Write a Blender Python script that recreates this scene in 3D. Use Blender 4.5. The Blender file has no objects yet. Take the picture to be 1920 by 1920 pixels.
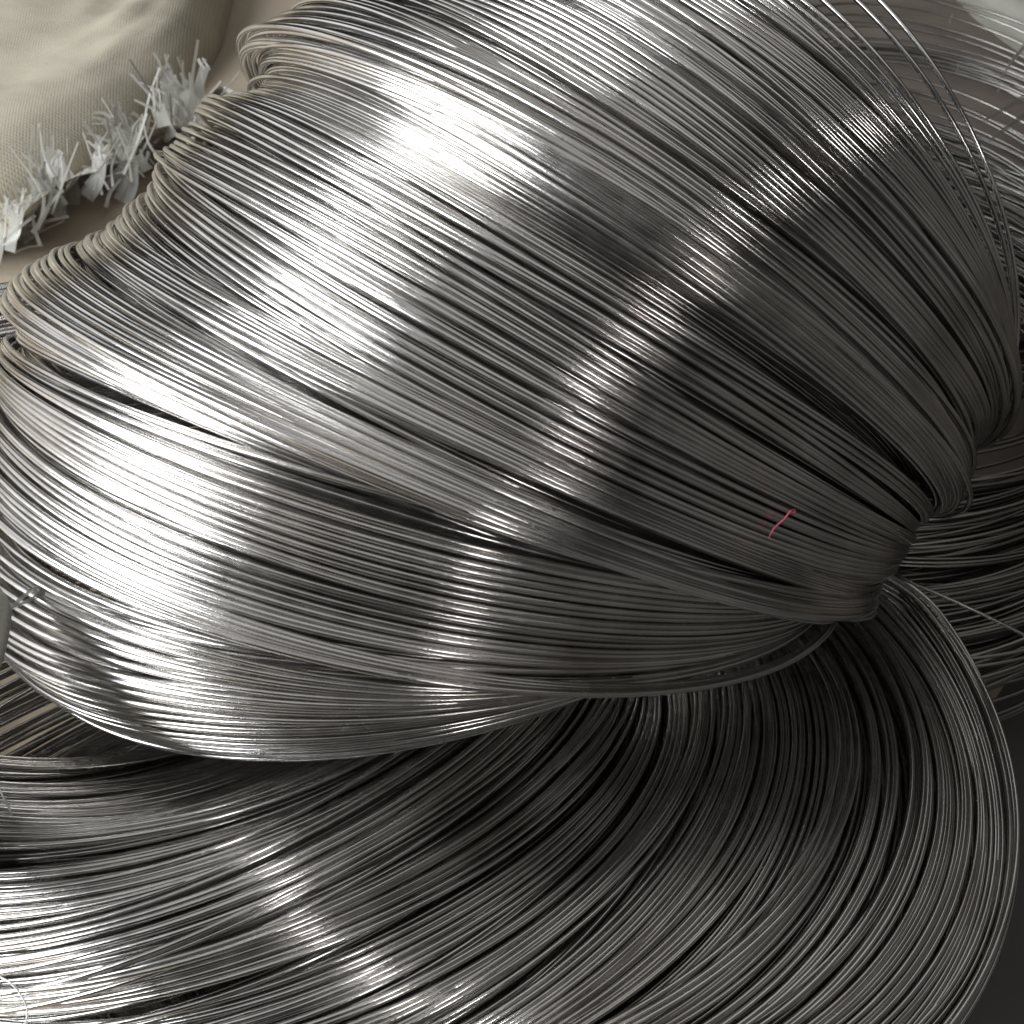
import bpy, math, random
import numpy as np
from mathutils import Vector, Matrix

random.seed(7)
RNG = np.random.default_rng(11)
scene = bpy.context.scene
COL = scene.collection

# ------------------------------------------------------------------ camera
PITCH = math.radians(52)          # looking down into the opened sack
CAM_H = 0.55
FPX = 2318.0                      # focal length in pixels of the 1920 px photograph
cam_d = bpy.data.cameras.new('camera')
cam_d.sensor_width = 36.0
cam_d.lens = FPX / 1920.0 * 36.0
cam_d.clip_start = 0.01
cam_d.clip_end = 200
cam_d.dof.use_dof = True
cam_d.dof.focus_distance = 0.42
cam_d.dof.aperture_fstop = 30.0
cam = bpy.data.objects.new('camera', cam_d)
COL.objects.link(cam)
cam.location = (0, 0, CAM_H)
cam.rotation_euler = (math.pi / 2 - PITCH, 0, 0)
scene.camera = cam

# ------------------------------------------------------------------ world and lamps
world = bpy.data.worlds.new('World')
scene.world = world
world.use_nodes = True
bg = world.node_tree.nodes['Background']
bg.inputs['Color'].default_value = (0.52, 0.505, 0.48, 1)
bg.inputs['Strength'].default_value = 0.05

def area_lamp(name, loc, aim, sx, sy, power, color):
    d = bpy.data.lights.new(name, 'AREA')
    d.shape = 'RECTANGLE'
    d.size, d.size_y = sx, sy
    d.energy = power
    d.color = color
    o = bpy.data.objects.new(name, d)
    COL.objects.link(o)
    o.location = loc
    o.rotation_euler = (Vector(aim) - Vector(loc)).to_track_quat('-Z', 'Y').to_euler()
    return o

PILE = Vector((0.0, 0.30, 0.22))
# the big bright doorway to the side, a smaller window behind the photographer, dim roof light
area_lamp('doorway_light', PILE + Vector((-0.91, -0.27, 0.42)) * 2.1, PILE, 1.25, 1.45, 112, (0.91, 0.955, 1.0))
area_lamp('left_fill_light', PILE + Vector((-2.3, 0.25, 0.45)), PILE, 3.4, 1.5, 13, (0.98, 0.99, 1.0))  # added fill on the left, lifts the dark reflections beside the doorway highlight
area_lamp('window_light', PILE + Vector((0.25, -0.76, 0.62)) * 2.2, PILE, 0.14, 0.36, 4.2, (1.0, 0.98, 0.97))
area_lamp('right_fill_light', PILE + Vector((2.1, -1.0, 0.65)), PILE, 4.4, 1.9, 1.7, (1.0, 0.975, 0.93))  # broad dim fill added on the right, no such opening known
area_lamp('roof_light', PILE + Vector((-0.25, 0.60, 2.3)), PILE, 4.4, 4.4, 23, (1.0, 0.985, 0.96))

scene.view_settings.view_transform = 'Standard'
scene.view_settings.look = 'None'
scene.view_settings.gamma = 1.0
scene.view_settings.exposure = 0.28
scene.view_settings.use_curve_mapping = False
scene.cycles.max_bounces = 10
scene.cycles.glossy_bounces = 6

# ------------------------------------------------------------------ helpers
FW = np.array([0, math.cos(PITCH), -math.sin(PITCH)])
UP = np.array([0, math.sin(PITCH), math.cos(PITCH)])
RT = np.array([1.0, 0, 0])
CAMP = np.array([0, 0, CAM_H])

def ray(px, py):
    return RT * (px - 960) / FPX - UP * (py - 960) / FPX + FW

def at_depth(px, py, d):
    return CAMP + ray(px, py) * d

def at_z(px, py, z):
    r = ray(px, py)
    return CAMP + r * ((z - CAM_H) / r[2])

def tag(o, label=None, cat=None, group=None, kind=None):
    if label: o['label'] = label
    if cat: o['category'] = cat
    if group: o['group'] = group
    if kind: o['kind'] = kind
    return o

def empty(name, loc, label, cat, group=None):
    o = bpy.data.objects.new(name, None)
    o.empty_display_size = 0.02
    COL.objects.link(o)
    o.location = loc
    return tag(o, label, cat, group)

def mesh_obj(name, verts, faces, mat, parent=None, smooth=True):
    me = bpy.data.meshes.new(name)
    if isinstance(faces, np.ndarray):
        n, k = faces.shape
        me.vertices.add(len(verts))
        me.vertices.foreach_set('co', np.asarray(verts, np.float32).ravel())
        me.loops.add(n * k)
        me.loops.foreach_set('vertex_index', faces.astype(np.int32).ravel())
        me.polygons.add(n)
        me.polygons.foreach_set('loop_start', np.arange(0, n * k, k, dtype=np.int32))
        me.polygons.foreach_set('use_smooth', np.full(n, smooth))
        me.update(calc_edges=True)
    else:
        me.from_pydata([tuple(v) for v in verts], [], faces)
        me.polygons.foreach_set('use_smooth', [smooth] * len(me.polygons))
    me.materials.append(mat)
    o = bpy.data.objects.new(name, me)
    COL.objects.link(o)
    if parent:
        o.parent = parent
    return o

def tube(path, rad, sides=7, closed=True):
    """path (n,3), rad scalar or (n,) -> verts, quad faces"""
    P = np.asarray(path, float)
    n = len(P)
    if closed:
        T = np.roll(P, -1, 0) - np.roll(P, 1, 0)
    else:
        T = np.gradient(P, axis=0)
    T /= np.linalg.norm(T, axis=1)[:, None]
    ref = np.array([0.137, 0.291, 0.947])
    if closed:
        c = P - P.mean(0)
        ref = np.cross(c[0], c[n // 4])
        ref /= np.linalg.norm(ref)
    N = ref - T * (T @ ref)[:, None]
    N /= np.linalg.norm(N, axis=1)[:, None]
    B = np.cross(T, N)
    a = np.arange(sides) * 2 * math.pi / sides
    r = np.broadcast_to(np.asarray(rad, float), (n,))
    V = P[:, None, :] + r[:, None, None] * (np.cos(a)[None, :, None] * N[:, None, :] + np.sin(a)[None, :, None] * B[:, None, :])
    V = V.reshape(-1, 3)
    m = n if closed else n - 1
    i = np.arange(m)[:, None]
    j = np.arange(sides)[None, :]
    i2 = (i + 1) % n
    j2 = (j + 1) % sides
    Fq = np.stack([i * sides + j, i2 * sides + j, i2 * sides + j2, i * sides + j2], -1).reshape(-1, 4)
    return V, Fq

def smooth_noise(x, y, seed, octaves=3, f=1.0):
    """cheap sum-of-sines noise, roughly -1..1"""
    r = np.random.default_rng(seed)
    v = np.zeros_like(np.asarray(x, float) + np.asarray(y, float))
    amp = 1.0
    tot = 0
    for o in range(octaves):
        for _ in range(4):
            a = r.uniform(0, 2 * math.pi)
            k = f * (1.8 ** o) * r.uniform(.7, 1.4)
            v = v + amp * np.sin(k * (x * math.cos(a) + y * math.sin(a)) + r.uniform(0, 6.28))
        tot += amp * 2
        amp *= .55
    return v / tot

# ------------------------------------------------------------------ materials
def new_mat(name):
    m = bpy.data.materials.new(name)
    m.use_nodes = True
    nt = m.node_tree
    return m, nt, nt.nodes['Principled BSDF'], nt.links.new

def steel(name, c0, c1, r0, r1):
    m, nt, b, ln = new_mat(name)
    b.inputs['Metallic'].default_value = 1.0
    oi = nt.nodes.new('ShaderNodeObjectInfo')
    mix = nt.nodes.new('ShaderNodeMix'); mix.data_type = 'RGBA'
    mix.inputs[6].default_value = (*c0, 1); mix.inputs[7].default_value = (*c1, 1)
    tc = nt.nodes.new('ShaderNodeTexCoord')
    no = nt.nodes.new('ShaderNodeTexNoise')
    no.inputs['Scale'].default_value = 55; no.inputs['Detail'].default_value = 4
    ln(tc.outputs['Object'], no.inputs['Vector'])
    ad = nt.nodes.new('ShaderNodeMath'); ad.operation = 'ADD'
    ml = nt.nodes.new('ShaderNodeMath'); ml.operation = 'MULTIPLY_ADD'
    ml.inputs[1].default_value = 0.8; ml.inputs[2].default_value = -0.15
    ln(no.outputs['Fac'], ml.inputs[0])
    hf = nt.nodes.new('ShaderNodeMath'); hf.operation = 'MULTIPLY'; hf.inputs[1].default_value = 0.6
    ln(oi.outputs['Random'], hf.inputs[0])
    ln(ml.outputs[0], ad.inputs[0]); ln(hf.outputs[0], ad.inputs[1])
    ln(ad.outputs[0], mix.inputs[0])
    # dull patches: drawing lubricant and dust left on stretches of wire
    pn = nt.nodes.new('ShaderNodeTexNoise'); pn.inputs['Scale'].default_value = 16; pn.inputs['Detail'].default_value = 5
    ln(tc.outputs['Object'], pn.inputs['Vector'])
    pm = nt.nodes.new('ShaderNodeMapRange'); pm.inputs['From Min'].default_value = .50; pm.inputs['From Max'].default_value = .72
    pm.inputs['To Max'].default_value = .6
    ln(pn.outputs['Fac'], pm.inputs['Value'])
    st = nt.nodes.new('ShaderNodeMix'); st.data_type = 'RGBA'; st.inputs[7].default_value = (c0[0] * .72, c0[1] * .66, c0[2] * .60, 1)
    ln(pm.outputs['Result'], st.inputs[0]); ln(mix.outputs[2], st.inputs[6])
    ln(st.outputs[2], b.inputs['Base Color'])
    # drawing-die wear: roughness drifts from turn to turn and along the wire
    n2 = nt.nodes.new('ShaderNodeTexNoise')
    n2.inputs['Scale'].default_value = 140; n2.inputs['Detail'].default_value = 5
    ln(tc.outputs['Object'], n2.inputs['Vector'])
    mr = nt.nodes.new('ShaderNodeMapRange')
    mr.inputs['From Min'].default_value = 0.25; mr.inputs['From Max'].default_value = 0.75
    mr.inputs['To Min'].default_value = r0; mr.inputs['To Max'].default_value = r1
    ln(n2.outputs['Fac'], mr.inputs['Value'])
    ra = nt.nodes.new('ShaderNodeMath'); ra.operation = 'MULTIPLY_ADD'; ra.inputs[1].default_value = .14
    ln(pm.outputs['Result'], ra.inputs[0]); ln(mr.outputs['Result'], ra.inputs[2])
    ln(ra.outputs[0], b.inputs['Roughness'])
    bp = nt.nodes.new('ShaderNodeBump')
    bp.inputs['Strength'].default_value = 0.06; bp.inputs['Distance'].default_value = 0.0004
    n3 = nt.nodes.new('ShaderNodeTexNoise'); n3.inputs['Scale'].default_value = 900
    ln(tc.outputs['Object'], n3.inputs['Vector'])
    ln(n3.outputs['Fac'], bp.inputs['Height']); ln(bp.outputs['Normal'], b.inputs['Normal'])
    return m

M_STEEL = steel('drawn_steel', (0.40, 0.382, 0.362), (0.72, 0.708, 0.69), 0.12, 0.24)
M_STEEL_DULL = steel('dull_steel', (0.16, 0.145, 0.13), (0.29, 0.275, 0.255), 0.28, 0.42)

def woven(name, c0, c1, weave_scale=1700, bump=0.15, rough=0.6, transl=0.0):
    m, nt, b, ln = new_mat(name)
    tc = nt.nodes.new('ShaderNodeTexCoord')
    uv = tc.outputs['UV']
    no = nt.nodes.new('ShaderNodeTexNoise'); no.inputs['Scale'].default_value = 9; no.inputs['Detail'].default_value = 6
    ln(tc.outputs['Object'], no.inputs['Vector'])
    mix = nt.nodes.new('ShaderNodeMix'); mix.data_type = 'RGBA'
    mix.inputs[6].default_value = (*c0, 1); mix.inputs[7].default_value = (*c1, 1)
    mr = nt.nodes.new('ShaderNodeMapRange'); mr.inputs['From Min'].default_value = .35; mr.inputs['From Max'].default_value = .65
    ln(no.outputs['Fac'], mr.inputs['Value']); ln(mr.outputs['Result'], mix.inputs[0])
    # shading of long slack creases painted into the cloth colour, with handling marks
    mp = nt.nodes.new('ShaderNodeMapping'); mp.inputs['Scale'].default_value = (9, 34, 9); mp.inputs['Rotation'].default_value = (0, 0, .55)
    ns = nt.nodes.new('ShaderNodeTexNoise'); ns.inputs['Scale'].default_value = 1.0; ns.inputs['Detail'].default_value = 7; ns.inputs['Roughness'].default_value = .62
    ln(tc.outputs['Object'], mp.inputs['Vector']); ln(mp.outputs['Vector'], ns.inputs['Vector'])
    sm = nt.nodes.new('ShaderNodeMapRange'); sm.inputs['From Min'].default_value = .36; sm.inputs['From Max'].default_value = .60
    sm.inputs['To Min'].default_value = .66; sm.inputs['To Max'].default_value = 1.0
    ln(ns.outputs['Fac'], sm.inputs['Value'])
    gr = nt.nodes.new('ShaderNodeMix'); gr.data_type = 'RGBA'; gr.blend_type = 'MULTIPLY'; gr.inputs[0].default_value = 0.55
    ln(mix.outputs[2], gr.inputs[6]); ln(sm.outputs['Result'], gr.inputs[7])
    mix = gr
    # tape weave: two crossed wave bands
    hs = []
    for axis in ('X', 'Y'):
        w = nt.nodes.new('ShaderNodeTexWave'); w.bands_direction = axis
        w.inputs['Scale'].default_value = weave_scale * 0.1
        w.inputs['Distortion'].default_value = 1.2; w.inputs['Detail'].default_value = 2
        w.inputs['Detail Scale'].default_value = 2.0
        ln(tc.outputs['Object'], w.inputs['Vector'])
        hs.append(w)
    mx = nt.nodes.new('ShaderNodeMath'); mx.operation = 'MAXIMUM'
    ln(hs[0].outputs['Fac'], mx.inputs[0]); ln(hs[1].outputs['Fac'], mx.inputs[1])
    dk = nt.nodes.new('ShaderNodeMix'); dk.data_type = 'RGBA'; dk.blend_type = 'MULTIPLY'
    dk.inputs[0].default_value = 0.13
    ln(mix.outputs[2], dk.inputs[6]); ln(mx.outputs[0], dk.inputs[7])
    ln(dk.outputs[2], b.inputs['Base Color'])
    b.inputs['Roughness'].default_value = rough
    bp = nt.nodes.new('ShaderNodeBump'); bp.inputs['Strength'].default_value = bump; bp.inputs['Distance'].default_value = 0.0012
    ln(mx.outputs[0], bp.inputs['Height']); ln(bp.outputs['Normal'], b.inputs['Normal'])
    return m

M_SACK = woven('woven_sack', (0.345, 0.31, 0.235), (0.42, 0.38, 0.295), bump=.3)
M_SACK_GREY = woven('woven_sack_grey', (0.36, 0.35, 0.30), (0.46, 0.44, 0.39))
M_SACK_OLIVE = woven('woven_sack_olive', (0.16, 0.15, 0.125), (0.21, 0.20, 0.165))

def plastic(name, c, rough=0.35, alpha_t=0.35, clear=0.0):
    m, nt, b, ln = new_mat(name)
    b.inputs['Base Color'].default_value = (*c, 1)
    b.inputs['Roughness'].default_value = rough
    tr = nt.nodes.new('ShaderNodeBsdfTranslucent'); tr.inputs['Color'].default_value = (*c, 1)
    ms = nt.nodes.new('ShaderNodeMixShader'); ms.inputs[0].default_value = alpha_t
    ln(b.outputs[0], ms.inputs[1]); ln(tr.outputs[0], ms.inputs[2])
    last = ms
    if clear:
        tp = nt.nodes.new('ShaderNodeBsdfTransparent')
        last = nt.nodes.new('ShaderNodeMixShader'); last.inputs[0].default_value = clear
        ln(ms.outputs[0], last.inputs[1]); ln(tp.outputs[0], last.inputs[2])
    ln(last.outputs[0], nt.nodes['Material Output'].inputs['Surface'])
    return m

M_TAPE = plastic('frayed_tape', (0.32, 0.305, 0.265), clear=.38)
M_FILM = plastic('torn_film', (0.32, 0.31, 0.27), clear=.60)
M_TAPE_SHEET = woven('torn_woven_hem', (0.46, 0.44, 0.39), (0.58, 0.56, 0.50), bump=.3)
M_THREAD_WHITE = plastic('white_thread', (0.75, 0.74, 0.70))
M_THREAD_RED = plastic('red_thread', (0.50, 0.085, 0.13), 0.7, 0.1)

def floor_mat(name, ca, cb):
    m, nt, b, ln = new_mat(name)
    tc = nt.nodes.new('ShaderNodeTexCoord')
    no = nt.nodes.new('ShaderNodeTexNoise'); no.inputs['Scale'].default_value = 6; no.inputs['Detail'].default_value = 8
    ln(tc.outputs['Object'], no.inputs['Vector'])
    mix = nt.nodes.new('ShaderNodeMix'); mix.data_type = 'RGBA'
    mix.inputs[6].default_value = (*ca, 1); mix.inputs[7].default_value = (*cb, 1)
    mr = nt.nodes.new('ShaderNodeMapRange'); mr.inputs['From Min'].default_value = .35; mr.inputs['From Max'].default_value = .65
    ln(no.outputs['Fac'], mr.inputs['Value']); ln(mr.outputs['Result'], mix.inputs[0])
    sp = nt.nodes.new('ShaderNodeTexVoronoi'); sp.inputs['Scale'].default_value = 60
    ln(tc.outputs['Object'], sp.inputs['Vector'])
    sr = nt.nodes.new('ShaderNodeMapRange'); sr.inputs['From Min'].default_value = 0.03; sr.inputs['From Max'].default_value = 0.07
    sr.inputs['To Min'].default_value = 0.45
    ln(sp.outputs['Distance'], sr.inputs['Value'])
    mm = nt.nodes.new('ShaderNodeMix'); mm.data_type = 'RGBA'; mm.blend_type = 'MULTIPLY'; mm.inputs[0].default_value = 0.5
    ln(mix.outputs[2], mm.inputs[6]); ln(sr.outputs['Result'], mm.inputs[7])
    ln(mm.outputs[2], b.inputs['Base Color'])
    b.inputs['Roughness'].default_value = 0.7
    bp = nt.nodes.new('ShaderNodeBump'); bp.inputs['Strength'].default_value = .3; bp.inputs['Distance'].default_value = .002
    n2 = nt.nodes.new('ShaderNodeTexNoise'); n2.inputs['Scale'].default_value = 120; n2.inputs['Detail'].default_value = 6
    ln(tc.outputs['Object'], n2.inputs['Vector'])
    ln(n2.outputs['Fac'], bp.inputs['Height']); ln(bp.outputs['Normal'], b.inputs['Normal'])
    return m

M_FLOOR = floor_mat('tan_board', (0.27, 0.222, 0.163), (0.34, 0.285, 0.215))
M_BROWN_SHADE = woven('brown_floor_shade', (0.115, 0.095, 0.078), (0.16, 0.135, 0.112))
M_FLOOR_SHADED = floor_mat('shaded_floor', (0.045, 0.042, 0.038), (0.075, 0.07, 0.062))  # floor colour darkened to stand in for the shade right of the pile

# ------------------------------------------------------------------ floor and the tan board on it
g = 30
xs = np.linspace(-3, 3, g); ys = np.linspace(-3, 4, g)
X, Y = np.meshgrid(xs, ys)
V = np.stack([X, Y, np.full_like(X, -.004)], -1).reshape(-1, 3)
i, j = np.meshgrid(np.arange(g - 1), np.arange(g - 1), indexing='ij')
Fq = np.stack([i * g + j, i * g + j + 1, (i + 1) * g + j + 1, (i + 1) * g + j], -1).reshape(-1, 4)
tag(mesh_obj('floor', V, Fq, M_FLOOR_SHADED), kind='structure')
ca, sa = math.cos(math.radians(51)), math.sin(math.radians(51))
A = np.array([-.25, -.30]); t_ = np.array([ca, sa]); n_ = np.array([-sa, ca])
cr = [A - t_ * .9, A + t_ * 2.2, A + t_ * 2.2 + n_ * 2.4, A - t_ * .9 + n_ * 2.4]
V = [(*(p - A), z) for z in (-.0038, 0.0) for p in cr]
bd = mesh_obj('hardboard_sheet', V, [(3, 2, 1, 0), (4, 5, 6, 7), (0, 1, 5, 4), (1, 2, 6, 5), (2, 3, 7, 6), (3, 0, 4, 7)], M_FLOOR, smooth=False)
bd.location = (A[0], A[1], 0)
tag(bd, 'flat tan board on the floor beneath the sacks and coils', 'board')

# ------------------------------------------------------------------ wire turns
WIRE = 0.00098                    # wire radius: 2 mm wire
WU = [
    ((-0.0479, 0.3078, 0.1539), (-0.9892, -0.1326, -0.0631), (0.0959, -0.9088, 0.4061)),
    ((-0.0378, 0.2753, 0.1776), (-0.9996, -0.0257, -0.0108), (0.0140, -0.7957, 0.6056)),
    ((-0.0381, 0.2850, 0.2006), (-0.9840, 0.1296, 0.1222), (-0.0408, -0.8318, 0.5535)),
    ((-0.0247, 0.3022, 0.2110), (-0.9612, 0.2262, 0.1576), (-0.1089, -0.8366, 0.5368)),
    ((-0.0221, 0.2962, 0.2155), (-0.9335, 0.2658, 0.2406), (-0.0281, -0.7233, 0.6900)),
    ((0.0019, 0.3365, 0.2029), (-0.9029, 0.2969, 0.3109), (-0.0296, -0.7644, 0.6441)),
    ((0.0097, 0.3452, 0.2090), (-0.8877, 0.3380, 0.3125), (-0.0553, -0.7523, 0.6565)),
    ((0.0147, 0.3528, 0.2063), (-0.8749, 0.3769, 0.3042), (-0.0554, -0.7018, 0.7102)),
    ((0.0225, 0.3607, 0.2103), (-0.8547, 0.4072, 0.3220), (-0.0469, -0.6783, 0.7333)),
    ((0.0296, 0.3729, 0.2070), (-0.8511, 0.4073, 0.3313), (-0.0208, -0.6566, 0.7539)),
    ((0.0339, 0.3639, 0.2227), (-0.8324, 0.4177, 0.3641), (0.0241, -0.6291, 0.7770)),
    ((0.0519, 0.4021, 0.2085), (-0.8242, 0.4271, 0.3718), (0.0150, -0.6399, 0.7684)),
    ((0.0679, 0.4210, 0.2049), (-0.7958, 0.4803, 0.3687), (0.0053, -0.6033, 0.7975)),
    ((0.0924, 0.4592, 0.1864), (-0.7556, 0.5186, 0.4001), (0.0574, -0.5561, 0.8291)),
    ((0.1219, 0.4952, 0.1489), (-0.5605, 0.6665, 0.4916), (0.2384, -0.4386, 0.8665)),
]
WL = [
    ((0.0609, 0.2349, 0.1034), (0.8878, 0.4456, -0.1151), (0.4324, -0.8933, -0.1227)),
    ((0.0033, 0.2349, 0.0994), (0.8853, 0.4648, -0.0146), (0.4465, -0.8407, 0.3062)),
    ((-0.0580, 0.2257, 0.0879), (0.8821, 0.4592, 0.1052), (0.3545, -0.7939, 0.4940)),
    ((-0.0931, 0.2287, 0.0928), (0.9014, 0.4328, 0.0129), (0.3275, -0.7010, 0.6335)),
    ((-0.1172, 0.2460, 0.1123), (0.8782, 0.4783, -0.0075), (0.3879, -0.7030, 0.5961)),
    ((-0.1423, 0.2849, 0.1409), (0.8635, 0.4886, -0.1252), (0.4975, -0.7841, 0.3710)),
    ((-0.1760, 0.3361, 0.1731), (0.8614, 0.4630, -0.2089), (0.4416, -0.8859, -0.1422)),
]
WF = [
    ((-0.0288, 0.3002, 0.2023), (-0.9680, 0.0524, 0.2454), (0.0814, -0.8596, 0.5044)),
    ((-0.0268, 0.2980, 0.2072), (-0.9661, 0.1718, 0.1928), (-0.0191, -0.7921, 0.6101)),
    ((-0.0265, 0.2948, 0.2053), (-0.9562, 0.2463, 0.1581), (-0.0563, -0.6850, 0.7264)),
]
# key turns, each a circle: centre, long axis towards the open end of the fan, axis towards the top of the pile
def interp_keys(keys, s):
    K = np.array(keys)
    n = len(K)
    s = min(max(s, 0.0), n - 1.001)
    i = int(s); f = s - i
    p = [K[max(i - 1, 0)], K[i], K[i + 1], K[min(i + 2, n - 1)]]
    v = 0.5 * ((2 * p[1]) + (p[2] - p[0]) * f + (2 * p[0] - 5 * p[1] + 4 * p[2] - p[3]) * f * f
               + (3 * p[1] - p[0] - 3 * p[2] + p[3]) * f ** 3)
    C, e1, e2 = v
    e1 = e1 / np.linalg.norm(e1)
    e2 = e2 - e1 * (e1 @ e2); e2 /= np.linalg.norm(e2)
    return C, e1, e2

def even_params(keys, n, R):
    """n parameters spaced evenly by how far the visible arc moves"""
    ss = np.linspace(0, len(keys) - 1.001, 400)
    pts = []
    for s in ss:
        C, e1, e2 = interp_keys(keys, s)
        pts.append(np.concatenate([C + R * e2, C + R * (.8 * e1 + .6 * e2)]))
    d = np.linalg.norm(np.diff(np.array(pts), axis=0), axis=1)
    cum = np.concatenate([[0], np.cumsum(d)]); cum /= cum[-1]
    return lambda u: float(np.interp(u, cum, ss))

def t_samples(n_vis, n_hid):
    a = np.linspace(-0.25, math.pi + 0.25, n_vis, endpoint=False)
    b = np.linspace(math.pi + 0.25, 2 * math.pi - 0.25, n_hid, endpoint=False)
    return np.concatenate([a, b])

def turn_path(C, e1, e2, R, h, T, back=1.0):
    """h: list of (order, radial amp, phase, out-of-plane amp, phase)"""
    n = np.cross(e1, e2)
    r = np.full_like(T, R); z = np.zeros_like(T)
    for k, ar, pr, az, pz in h:
        r += ar * np.cos(k * T + pr); z += az * np.cos(k * T + pz)
    return C + np.outer(r * np.cos(T), e1) + np.outer(r * np.where(np.sin(T) < 0, back, 1.0) * np.sin(T), e2) + np.outer(z, n)

def rot_about(v, axis, a):
    axis = axis / np.linalg.norm(axis)
    return v * math.cos(a) + np.cross(axis, v) * math.sin(a) + axis * (axis @ v) * (1 - math.cos(a))

def harmonics(rng, ar, az):
    return [(k, rng.normal(0, ar / (k - .6)), rng.uniform(0, 6.28), rng.normal(0, az / (k - .6)), rng.uniform(0, 6.28)) for k in (2, 3, 4)]

def coil_turns(keyf, us, R, rng, group=(5, 14), g_slide=.0022, g_tilt=.010, g_rad=.0006, w_slide=.0004, w_tilt=.0022, w_rad=.0004,
               gh=(.0010, .0016), wh=(.00022, .0004), bunch=.55, back=1.0, T=None):
    """paths for a run of turns that lie in ribbons (groups) of neighbouring wires"""
    out = []
    us = np.sort(us)
    n = len(us); i = 0
    while i < n:
        m = int(rng.integers(*group)); seg = us[i:i + m]
        mid = seg.mean()
        seg = mid + (seg - mid) * rng.uniform(bunch, 1.1)
        sl, ti1, ti2, rd = rng.normal(0, g_slide), rng.normal(0, g_tilt), rng.normal(0, g_tilt), rng.normal(0, g_rad)
        hg = harmonics(rng, *gh)
        for u in seg:
            C, e1, e2 = keyf(u)
            nrm = np.cross(e1, e2)
            a1 = ti1 + rng.normal(0, w_tilt); a2 = ti2 + rng.normal(0, w_tilt)
            e1b = rot_about(e1, e2, a1); e2b = rot_about(e2, e1, a2)
            e2b -= e1b * (e1b @ e2b); e2b /= np.linalg.norm(e2b)
            Cb = C + e1 * (sl + rng.normal(0, w_slide))
            out.append(turn_path(Cb, e1b, e2b, R + rd + rng.normal(0, w_rad), hg + harmonics(rng, *wh), T, back))
        i += m
    return out

TV = t_samples(100, 34)
ALL_PATHS = []

def build_coil(name, base, label, cat, paths, mat, group=None, n_parts=300, extra=None, rad=WIRE):
    root = empty(name, base, label, cat, group)
    b = np.array(base)
    for P in paths[:n_parts]:
        V, Fq = tube(P - b, rad)
        mesh_obj('wire_turn', V, Fq, mat, root)
    rest = list(paths[n_parts:]) + list(extra or [])
    if rest:
        Vs, Fs, k = [], [], 0
        for P in rest:
            V, Fq = tube(P - b, rad, sides=6)
            Vs.append(V); Fs.append(Fq + k); k += len(V)
        o = mesh_obj('inner_wire_turns', np.concatenate(Vs), np.concatenate(Fs), mat, root)
        o['kind'] = 'stuff'
    return root

# --- upper coil: the fan of turns that stands up and arches over the pile
R_UP = 0.155
def bundle(keys, back_off):
    """turns between key circles, the whole bundle set back from the one lying over it"""
    sf = even_params(keys, 0, R_UP)
    off = FW * back_off
    def kf(u):
        C, e1, e2 = interp_keys(keys, sf(u))
        return C + off, e1, e2
    return kf
rng = np.random.default_rng(5)
CLEFTS = [(rng.uniform(.05, .97), rng.uniform(.006, .013)) for _ in range(11)]
def cleft(us):
    return us[[not any(abs(u - c) < w for c, w in CLEFTS) for u in us]]
def spread(n, j=.3):
    return (np.arange(n) + .5 + rng.uniform(-j, j, n)) / n
neat = dict(g_slide=.0030, g_tilt=.0075, g_rad=.0004, w_slide=.0005, w_tilt=.0012, w_rad=.00025, wh=(.00010, .00020), back=.72)
# the main arch, the fan that splits off under it, and the lip of turns lying lowest
kf_main = bundle(WU[4:14], 0.0)
kf_fan = bundle([WU[2]] + WF, .005)
kf_lip = bundle(WU[0:3], .016)
kf_under = bundle([WF[2], WU[4], WU[5]], .019)
paths = []; second = []; inner = []
for kf, n1, n2, n3 in ((kf_main, 116, 76, 170), (kf_fan, 25, 16, 44), (kf_lip, 20, 12, 36)):
    fil = cleft if kf is kf_main else (lambda u: u)
    paths += coil_turns(kf, fil(spread(n1, .2)), R_UP, rng, group=(3, 12), gh=(.0012, .0015), bunch=.80, T=TV, **neat)
    second += coil_turns(kf, fil(spread(n2)), R_UP - .0050, rng, group=(3, 9), gh=(.0012, .0015), bunch=.9, T=TV, **neat)
    inner += coil_turns(kf, spread(n3), R_UP - .0085, rng, group=(5, 12), bunch=.95, T=t_samples(64, 24), **neat)
    inner += coil_turns(kf, spread(n3), R_UP - .0120, rng, group=(5, 12), bunch=.95, T=t_samples(64, 24), **neat)
inner += coil_turns(kf_under, spread(46), R_UP, rng, group=(3, 9), bunch=.9, T=t_samples(64, 24), **neat)
paths += coil_turns(kf_main, rng.uniform(.05, .9, 8), R_UP + .0016, rng, group=(1, 3), g_slide=.003, g_tilt=.011, g_rad=.0003, gh=(.0012, .0015), back=.74, T=TV)
paths += second
paths = paths[:279]
# loose turns that have sprung away to the side
for s_ in np.concatenate([rng.uniform(0, .30, 12), rng.uniform(.25, .62, 7), [.80, .995]]):
    C, e1, e2 = interp_keys(WU, 13.0 + s_)
    paths.append(turn_path(C, e1, e2, R_UP, harmonics(rng, .001, .0015), TV, .9))
ALL_PATHS += paths
build_coil('wire_coil', (0.02, 0.33, 0.0), 'bright steel wire coil standing on its side, its turns fanned into a high arch', 'wire coil',
           paths, M_STEEL, 'coils of steel wire', extra=inner)

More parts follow.
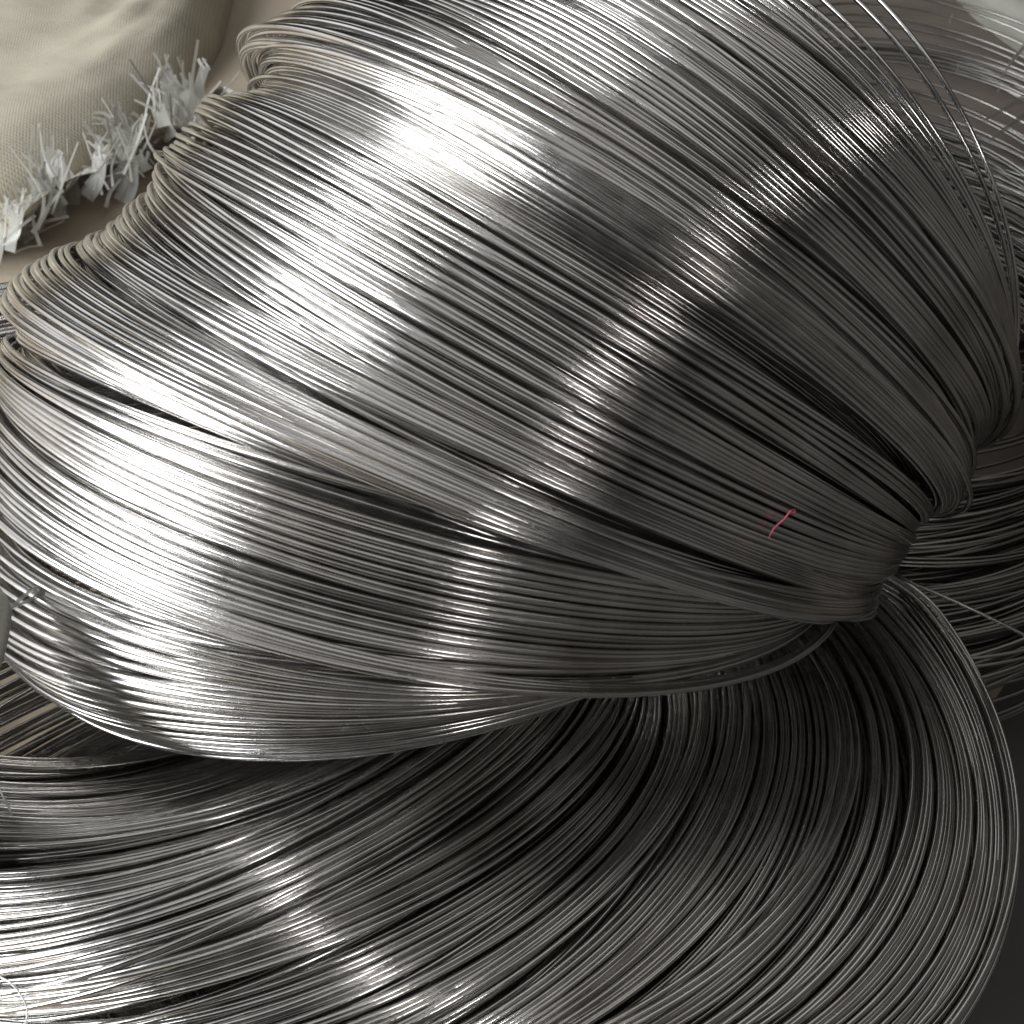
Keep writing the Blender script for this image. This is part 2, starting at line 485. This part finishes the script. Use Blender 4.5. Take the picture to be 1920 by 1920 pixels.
# --- lower coil: turns lying flat and shingled, sliding out below the arch
R_LO = 0.150
WL.append((tuple(np.array(WL[-1][0]) + (-.004, .010, -.022)),) + WL[-1][1:])
sl_ = even_params(WL, 0, R_LO)
kf_l = lambda u: interp_keys(WL, sl_(u))
def kf_l2(u):
    C, e1, e2 = interp_keys(WL, sl_(u))
    return C - np.array([0, 0, .011 + .022 * ((u * 97.3) % 1.0)]), e1, e2
rng = np.random.default_rng(9)
low = dict(group=(3, 9), g_slide=.003, g_tilt=.013, g_rad=.0010, w_tilt=.0025, gh=(.0015, .002), wh=(.0002, .0004), bunch=.70, back=.54)
paths = coil_turns(kf_l, spread(158), R_LO, rng, T=TV, **low)
def kf_l1(u):
    C, e1, e2 = kf_l(u)
    return C - np.array([0, 0, .0065]), e1, e2
low['g_tilt'] = .022; low['w_tilt'] = .005
paths += coil_turns(kf_l, rng.uniform(.02, .85, 22), R_LO + .0012, rng, group=(1, 4), g_slide=.004, g_tilt=.045, g_rad=.001, w_tilt=.004, gh=(.0015, .002), back=.54, T=TV)
paths += coil_turns(kf_l1, spread(120), R_LO - .0008, rng, T=TV, **low)
inner = coil_turns(kf_l2, spread(290), R_LO - .001, rng, T=t_samples(70, 24), **low)
def kf_l3(u):
    C, e1, e2 = kf_l(.02 + u * .5)
    f = (u * 61.7) % 1.0
    e1 = e1 * (1, 1, 1 - .8 * f); e2 = e2 * (1, 1, 1 - .8 * f)
    e1 /= np.linalg.norm(e1); e2 = e2 - e1 * (e1 @ e2); e2 /= np.linalg.norm(e2)
    return C * (1, 1, 0) + np.array([0, 0, .012 + (C[2] - .04) * f]), e1, e2
inner += coil_turns(kf_l3, spread(80), R_LO - .008, rng, T=t_samples(70, 40), **low)
def kf_l4(u):
    return np.array([-.15 + .04 * u, .29 - .03 * u, .012 + .07 * u]), np.array([1.0, 0, 0]), np.array([0, -1.0, 0])
low['back'] = 1.0
inner += coil_turns(kf_l4, spread(60), R_LO, rng, T=t_samples(60, 50), **low)
for P in inner + paths:
    P[:, 2] = np.maximum(P[:, 2], .0011)
ALL_PATHS += paths
low_coil = build_coil('wire_coil', (-0.04, 0.24, 0.0), 'steel wire coil lying flat under the arched one, turns spread like shingles', 'wire coil',
           paths, M_STEEL, 'coils of steel wire', extra=inner)

# --- dark coil on the floor behind
rng = np.random.default_rng(21)
def kf_b(u):
    C = np.array([0.165 + .14 * u, 0.435 + .40 * u, 0.070 - .045 * u - .03 * ((u * 131.7) % 1)])
    e1 = np.array([1.0, 0.12, 0]); e2 = np.array([0.12, -1.0, 0])
    return C, e1 / np.linalg.norm(e1), e2 / np.linalg.norm(e2)
us = np.concatenate([rng.uniform(0, .34, 230), rng.uniform(.34, 1, 36)])
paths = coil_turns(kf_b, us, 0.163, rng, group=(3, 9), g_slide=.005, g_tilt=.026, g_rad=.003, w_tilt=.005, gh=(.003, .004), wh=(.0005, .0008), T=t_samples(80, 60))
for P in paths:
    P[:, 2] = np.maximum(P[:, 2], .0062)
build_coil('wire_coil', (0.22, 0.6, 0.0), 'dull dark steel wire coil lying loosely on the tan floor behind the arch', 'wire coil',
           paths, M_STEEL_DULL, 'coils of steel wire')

# ------------------------------------------------------------------ sacks, frayed tape and threads
_PTS = np.concatenate(ALL_PATHS)
_q = (_PTS - CAMP)
_dep = _q @ FW
_pix = np.stack([_q @ RT / _dep * FPX + 960, -(_q @ UP) / _dep * FPX + 960], -1)

def on_wires(px, py, lift=0.0):
    """point lying on the topmost wires in the direction of a pixel"""
    d = np.hypot(_pix[:, 0] - px, _pix[:, 1] - py)
    near = d < 34
    dep = _dep[near].min() if near.any() else _dep[d.argmin()]
    r = ray(px, py)
    return CAMP + r * (dep - WIRE - lift)

def resample(pts, n):
    P = np.asarray(pts, float)
    # Catmull-Rom through the points
    Q = np.concatenate([[2 * P[0] - P[1]], P, [2 * P[-1] - P[-2]]])
    out = []
    for u in np.linspace(0, len(P) - 1.0001, n):
        i = int(u); f = u - i
        p0, p1, p2, p3 = Q[i:i + 4]
        out.append(.5 * (2 * p1 + (p2 - p0) * f + (2 * p0 - 5 * p1 + 4 * p2 - p3) * f * f + (3 * p1 - p0 - 3 * p2 + p3) * f ** 3))
    return np.array(out)

def grid_faces(n, m):
    i, j = np.meshgrid(np.arange(n - 1), np.arange(m - 1), indexing='ij')
    return np.stack([i * m + j, i * m + j + 1, (i + 1) * m + j + 1, (i + 1) * m + j], -1).reshape(-1, 4)

def bulge(name, edge, inward, height, depth, mat, parent, seed, wr=.004, base=(0, 0, 0), na=90, nd=70):
    """stuffed cloth: a rounded edge along a floor line that rises inward into a slack, wrinkled top"""
    E = resample(edge, na)
    inw = np.array(inward, float); inw /= np.linalg.norm(inw)
    d = np.concatenate([np.linspace(0, .35, 26, endpoint=False) ** 1.6, np.linspace(.35 ** 1.6, 1, nd - 26)]) * depth
    V = np.zeros((na, nd, 3))
    rr = height * 1.3
    for j, dj in enumerate(d):
        f = min(dj / rr, 1.0)
        z = height * math.sqrt(max(0, 1 - (1 - f) ** 2)) + .25 * max(0, dj - rr) * .25
        V[:, j] = E + inw * dj
        V[:, j, 2] = z
    s = np.linspace(0, 1, na)[:, None]; dd = d[None, :]
    close = lambda q: np.sqrt(np.clip(1 - (1 - np.clip(q, 0, 1)) ** 2, 0, 1))
    V[:, :, 2] *= close(s / .10) * close((1 - s) / .10) * close((1 - dd / depth) / .12)
    bulk = np.clip(dd / rr, 0, 1) * close(s / .10) * close((1 - s) / .10) * close((1 - dd / depth) / .12)
    V[:, :, 2] += bulk * (wr * smooth_noise(s * 3, dd * 60, seed, 3, 1.6) + wr * .5 * smooth_noise(s * 9, dd * 150, seed + 1, 3, 1.4)
                          + wr * 1.5 * smooth_noise(s * 2, dd * 9, seed + 2, 2, 1.2))
    V[:, :, :2] += (wr * .8 * smooth_noise(s * 14, dd * 30, seed + 3, 3, 1.2))[:, :, None] * inw[None, None, :2]
    return mesh_obj(name, (V - np.array(base)).reshape(-1, 3), grid_faces(na, nd), mat, parent)

def ribbon(name, pts, width, wdir, mat, parent, n=9, thick=.00018, taper=.7, base=(0, 0, 0)):
    P = resample(pts, n) - np.array(base)
    T = np.gradient(P, axis=0); T /= np.linalg.norm(T, axis=1)[:, None]
    W = np.asarray(wdir, float) - T * (T @ np.asarray(wdir, float))[:, None]
    W /= np.linalg.norm(W, axis=1)[:, None]
    Nn = np.cross(T, W)
    w = width * .5 * np.linspace(1, taper, n)[:, None]
    R = np.stack([P - W * w + Nn * thick, P + W * w + Nn * thick, P + W * w - Nn * thick, P - W * w - Nn * thick], 1)
    V = R.reshape(-1, 3)
    i = np.arange(n - 1)[:, None]; j = np.arange(4)[None]; j2 = (j + 1) % 4
    Fq = np.stack([i * 4 + j, i * 4 + j2, (i + 1) * 4 + j2, (i + 1) * 4 + j], -1).reshape(-1, 4)
    Fq = np.concatenate([Fq, [[3, 2, 1, 0]], [[(n - 1) * 4 + k for k in range(4)]]])
    return mesh_obj(name, V, Fq, mat, parent, smooth=False)

# --- one wire end that has sprung out of the lower coil
P = resample([at_depth(1640, 1050, .49), at_depth(1700, 1088, .475), at_depth(1800, 1132, .47), at_depth(1920, 1190, .47), at_depth(2050, 1262, .475), at_depth(2150, 1330, .49)], 40) - np.array(low_coil.location)
V, Fq = tube(P, WIRE * .8, closed=False)
mesh_obj('loose_wire_end', V, Fq, M_STEEL_DULL, low_coil)

# --- the stuffed sack behind
edge = [at_z(x, y, .0) for x, y in ((500, -330), (470, -130), (436, 30), (412, 100), (372, 165), (312, 222), (225, 278), (115, 330), (0, 378), (-160, 430), (-420, 500))]
base = tuple(at_z(120, 120, 0))
full = empty('stuffed_sack', base, 'cream woven sack with a rounded side lying on the floor beyond the coil', 'sack')
bulge('sack_cloth', edge, (-.55, .83, 0), .045, .75, M_SACK, full, 3, wr=.006, base=base)

# --- dark brown sheet added behind the arch in place of shade on the floor
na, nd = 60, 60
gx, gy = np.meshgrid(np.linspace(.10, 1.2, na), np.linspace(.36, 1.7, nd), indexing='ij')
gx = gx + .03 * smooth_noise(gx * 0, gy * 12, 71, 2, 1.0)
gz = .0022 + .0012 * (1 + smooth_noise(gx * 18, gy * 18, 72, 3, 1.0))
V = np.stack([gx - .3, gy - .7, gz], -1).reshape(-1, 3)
br = mesh_obj('brown_shade_sheet', V, grid_faces(na, nd), M_BROWN_SHADE)
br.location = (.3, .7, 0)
tag(br, 'dark brown sheet standing in for shaded floor under the dull dark wire coil', 'cloth')

# --- the folded sack in the far corner
edge = [at_z(x, y, .0) for x, y in ((1650, -160), (1735, -60), (1790, 5), (1850, 62), (1920, 118), (2060, 200), (2260, 290))]
base = tuple(at_z(1880, 20, 0))
fold = empty('folded_sack', base, 'grey olive sack folded in the corner past the dark coil', 'sack')
bulge('sack_cloth', edge, (.45, .9, 0), .03, .5, M_SACK_OLIVE, fold, 8, base=base)

# --- the opened sack round the coils: torn hem with frayed tapes, side fold
base = tuple(at_z(150, 420, 0))
torn = empty('opened_sack', base, 'torn white woven sack whose frayed plastic tapes surround the coils', 'sack')
hem_px = [(-120, 520), (-20, 468), (60, 425), (140, 385), (220, 335), (290, 290), (350, 255), (405, 235), (450, 240)]
hem = np.array([at_z(x, y, 0.0) for x, y in hem_px])
na, nd = 90, 26
Hc = resample(hem, na)
V = np.zeros((na, nd, 3)); rs = np.random.default_rng(4)
s = np.linspace(0, 1, na)
top = .030 + .010 * smooth_noise(s * 16, s * 0, 31, 2, 1.0)
for j in range(nd):
    f = j / (nd - 1)
    out = .022 * smooth_noise(s * 12, s * 0 + f * 1.5, 33, 2, 1.0) + .005 * smooth_noise(s * 40, s * 0 + f * 3, 34, 2, 1.0)
    V[:, j] = Hc + np.outer(out, (-.5, .6, 0)) + np.outer(np.full(na, -f * .02), (-.5, .6, 0))
    V[:, j, 2] = .001 + top * f
mesh_obj('torn_hem', (V - np.array(base)).reshape(-1, 3), grid_faces(na, nd), M_TAPE_SHEET, torn)
rs = np.random.default_rng(12)
clumps = [((330, 240), 34, (-.45, 1.0), 125, 42), ((365, 225), 16, (.05, 1.0), 130, 26), ((270, 285), 24, (-.5, .8), 110, 45), ((215, 325), 20, (.1, 1), 110, 42),
          ((115, 375), 30, (-.25, 1.0), 125, 34), ((60, 425), 22, (.2, 1.0), 90, 36), ((5, 450), 16, (.3, 1), 90, 40), ((180, 350), 14, (.5, .9), 110, 36)]
for (cx, cy), n, (dx, dy), ln_, sp in clumps:
    for q_ in range(n):
        film = q_ < 4
        x0 = cx + rs.normal(0, sp * .6); y0 = cy + rs.normal(0, sp * .35)
        p0 = at_z(x0, y0 + 12, rs.uniform(.002, .03))
        a = math.atan2(dy, dx) + rs.normal(0, .30 if film else .55)
        L = ln_ * rs.uniform(.5, 1.25) / FPX * .78 * (.8 if film else 1)
        d1 = RT * math.cos(a) + UP * math.sin(a)
        side = RT * -math.sin(a) + UP * math.cos(a)
        bend = rs.normal(0, .38) * L
        tow = -FW * rs.uniform(-.15, .35) * L
        pts = [p0, p0 + d1 * L * .5 + side * bend * .22 + tow * .3, p0 + d1 * L + side * bend + tow]
        for q in pts: q[2] = max(q[2], .002)
        if film:     # a torn strip of film whose end is split into narrow tapes
            wd = side + FW * rs.normal(0, .35)
            ribbon('torn_film', pts, rs.uniform(.008, .014), wd, M_FILM, torn, base=base, taper=.9)
            for k in range(3):
                e0 = pts[2] + side * rs.uniform(-.005, .005) - d1 * .003
                e1_ = e0 + d1 * rs.uniform(.006, .014) + side * rs.normal(0, .004) + tow * .2
                ribbon('frayed_tape', [e0, (e0 + e1_) / 2 + side * rs.normal(0, .0008), e1_], rs.uniform(.0012, .003), wd, M_TAPE, torn, n=5, base=base, taper=.8)
        elif q_ < n * .72:
            ribbon('frayed_tape', pts, rs.uniform(.0010, .0030), side + FW * rs.normal(0, .6), M_TAPE, torn, base=base)
# side fold: a flattened roll of cloth rising from the floor at the edge of the pile
tip = at_depth(-38, 1248, .335)
path = resample([(-.36, .05, .004), (-.31, .09, .07), (-.245, .12, .16), tip + np.array([-.02, -.006, -.004]), tip], 40)
r = np.interp(np.linspace(0, 1, 40), [0, .5, .8, .93, .985, 1], [.045, .04, .026, .0205, .011, .001])
Vt, Ft = tube(path, r, sides=28, closed=False)
c = np.repeat(path, 28, 0); dlt = Vt - c
u = UP * .5 - FW * .87
dlt -= np.outer(dlt @ (-FW), -FW) * .55
ang = np.tile(np.arange(28) * 2 * math.pi / 28, 40); al = np.repeat(np.linspace(0, 1, 40), 28)
dlt *= (1 + .10 * smooth_noise(np.cos(ang) * 3 + al * 4, np.sin(ang) * 3, 51, 3, 1.3))[:, None]
mesh_obj('side_fold', c + dlt - np.array(base), Ft, M_SACK_GREY, torn)
lp = [at_depth(x, y, d) for x, y, d in ((-40, 1160, .34), (15, 1140, .342), (52, 1112, .346), (72, 1102, .349), (76, 1110, .347), (60, 1122, .343), (20, 1142, .338), (-40, 1172, .336))]
ribbon('loop_tape', lp, .0030, FW, M_TAPE, torn, n=26, taper=1.0, base=base)
for pts in (((1945, 60), (1905, 105), (1878, 145), (1872, 172)), ((1950, 165), (1890, 200), (1845, 226)), ((1950, 195), (1900, 230), (1856, 263)),
            ((1786, 28), (1782, 36), (1780, 44)), ((1710, 112), (1709, 118), (1708, 124)), ((1799, 120), (1796, 128), (1792, 136))):
    w = .0046 if pts[0][0] > 1900 else .0015
    ribbon('frayed_tape', [at_z(x, y, .085) for x, y in pts], w, UP + RT * .3, M_TAPE, torn, base=base, taper=.35)

# --- threads lying on the wires
def thread(name, px_pts, rad, mat, label, lift=.0010):
    P = resample([on_wires(x, y, lift + rad) for x, y in px_pts], 24)
    b = P[0].copy()
    V, Fq = tube(P - b, np.concatenate([np.linspace(.4, 1, 4), np.ones(16), np.linspace(1, .3, 4)]) * rad, sides=6, closed=False)
    o = mesh_obj(name, V, Fq, mat)
    o.location = b
    return tag(o, label, 'thread')
thread('red_thread', ((1441, 1009), (1452, 990), (1470, 974), (1482, 959), (1491, 956), (1488, 963), (1479, 962)), .00027, M_THREAD_RED,
       'short pink red thread lying across the arched wires')
thread('white_thread', ((-12, 1826), (18, 1842), (40, 1866), (51, 1892), (49, 1915), (41, 1935)), .00030, M_THREAD_WHITE,
       'thin white thread curving over the lowest flat wires')
thread('white_thread', ((-10, 1462), (4, 1490), (17, 1515), (20, 1528), (6, 1527), (-8, 1522)), .00032, M_THREAD_WHITE,
       'thin white thread bent to a sharp corner below the rounded sack fold')
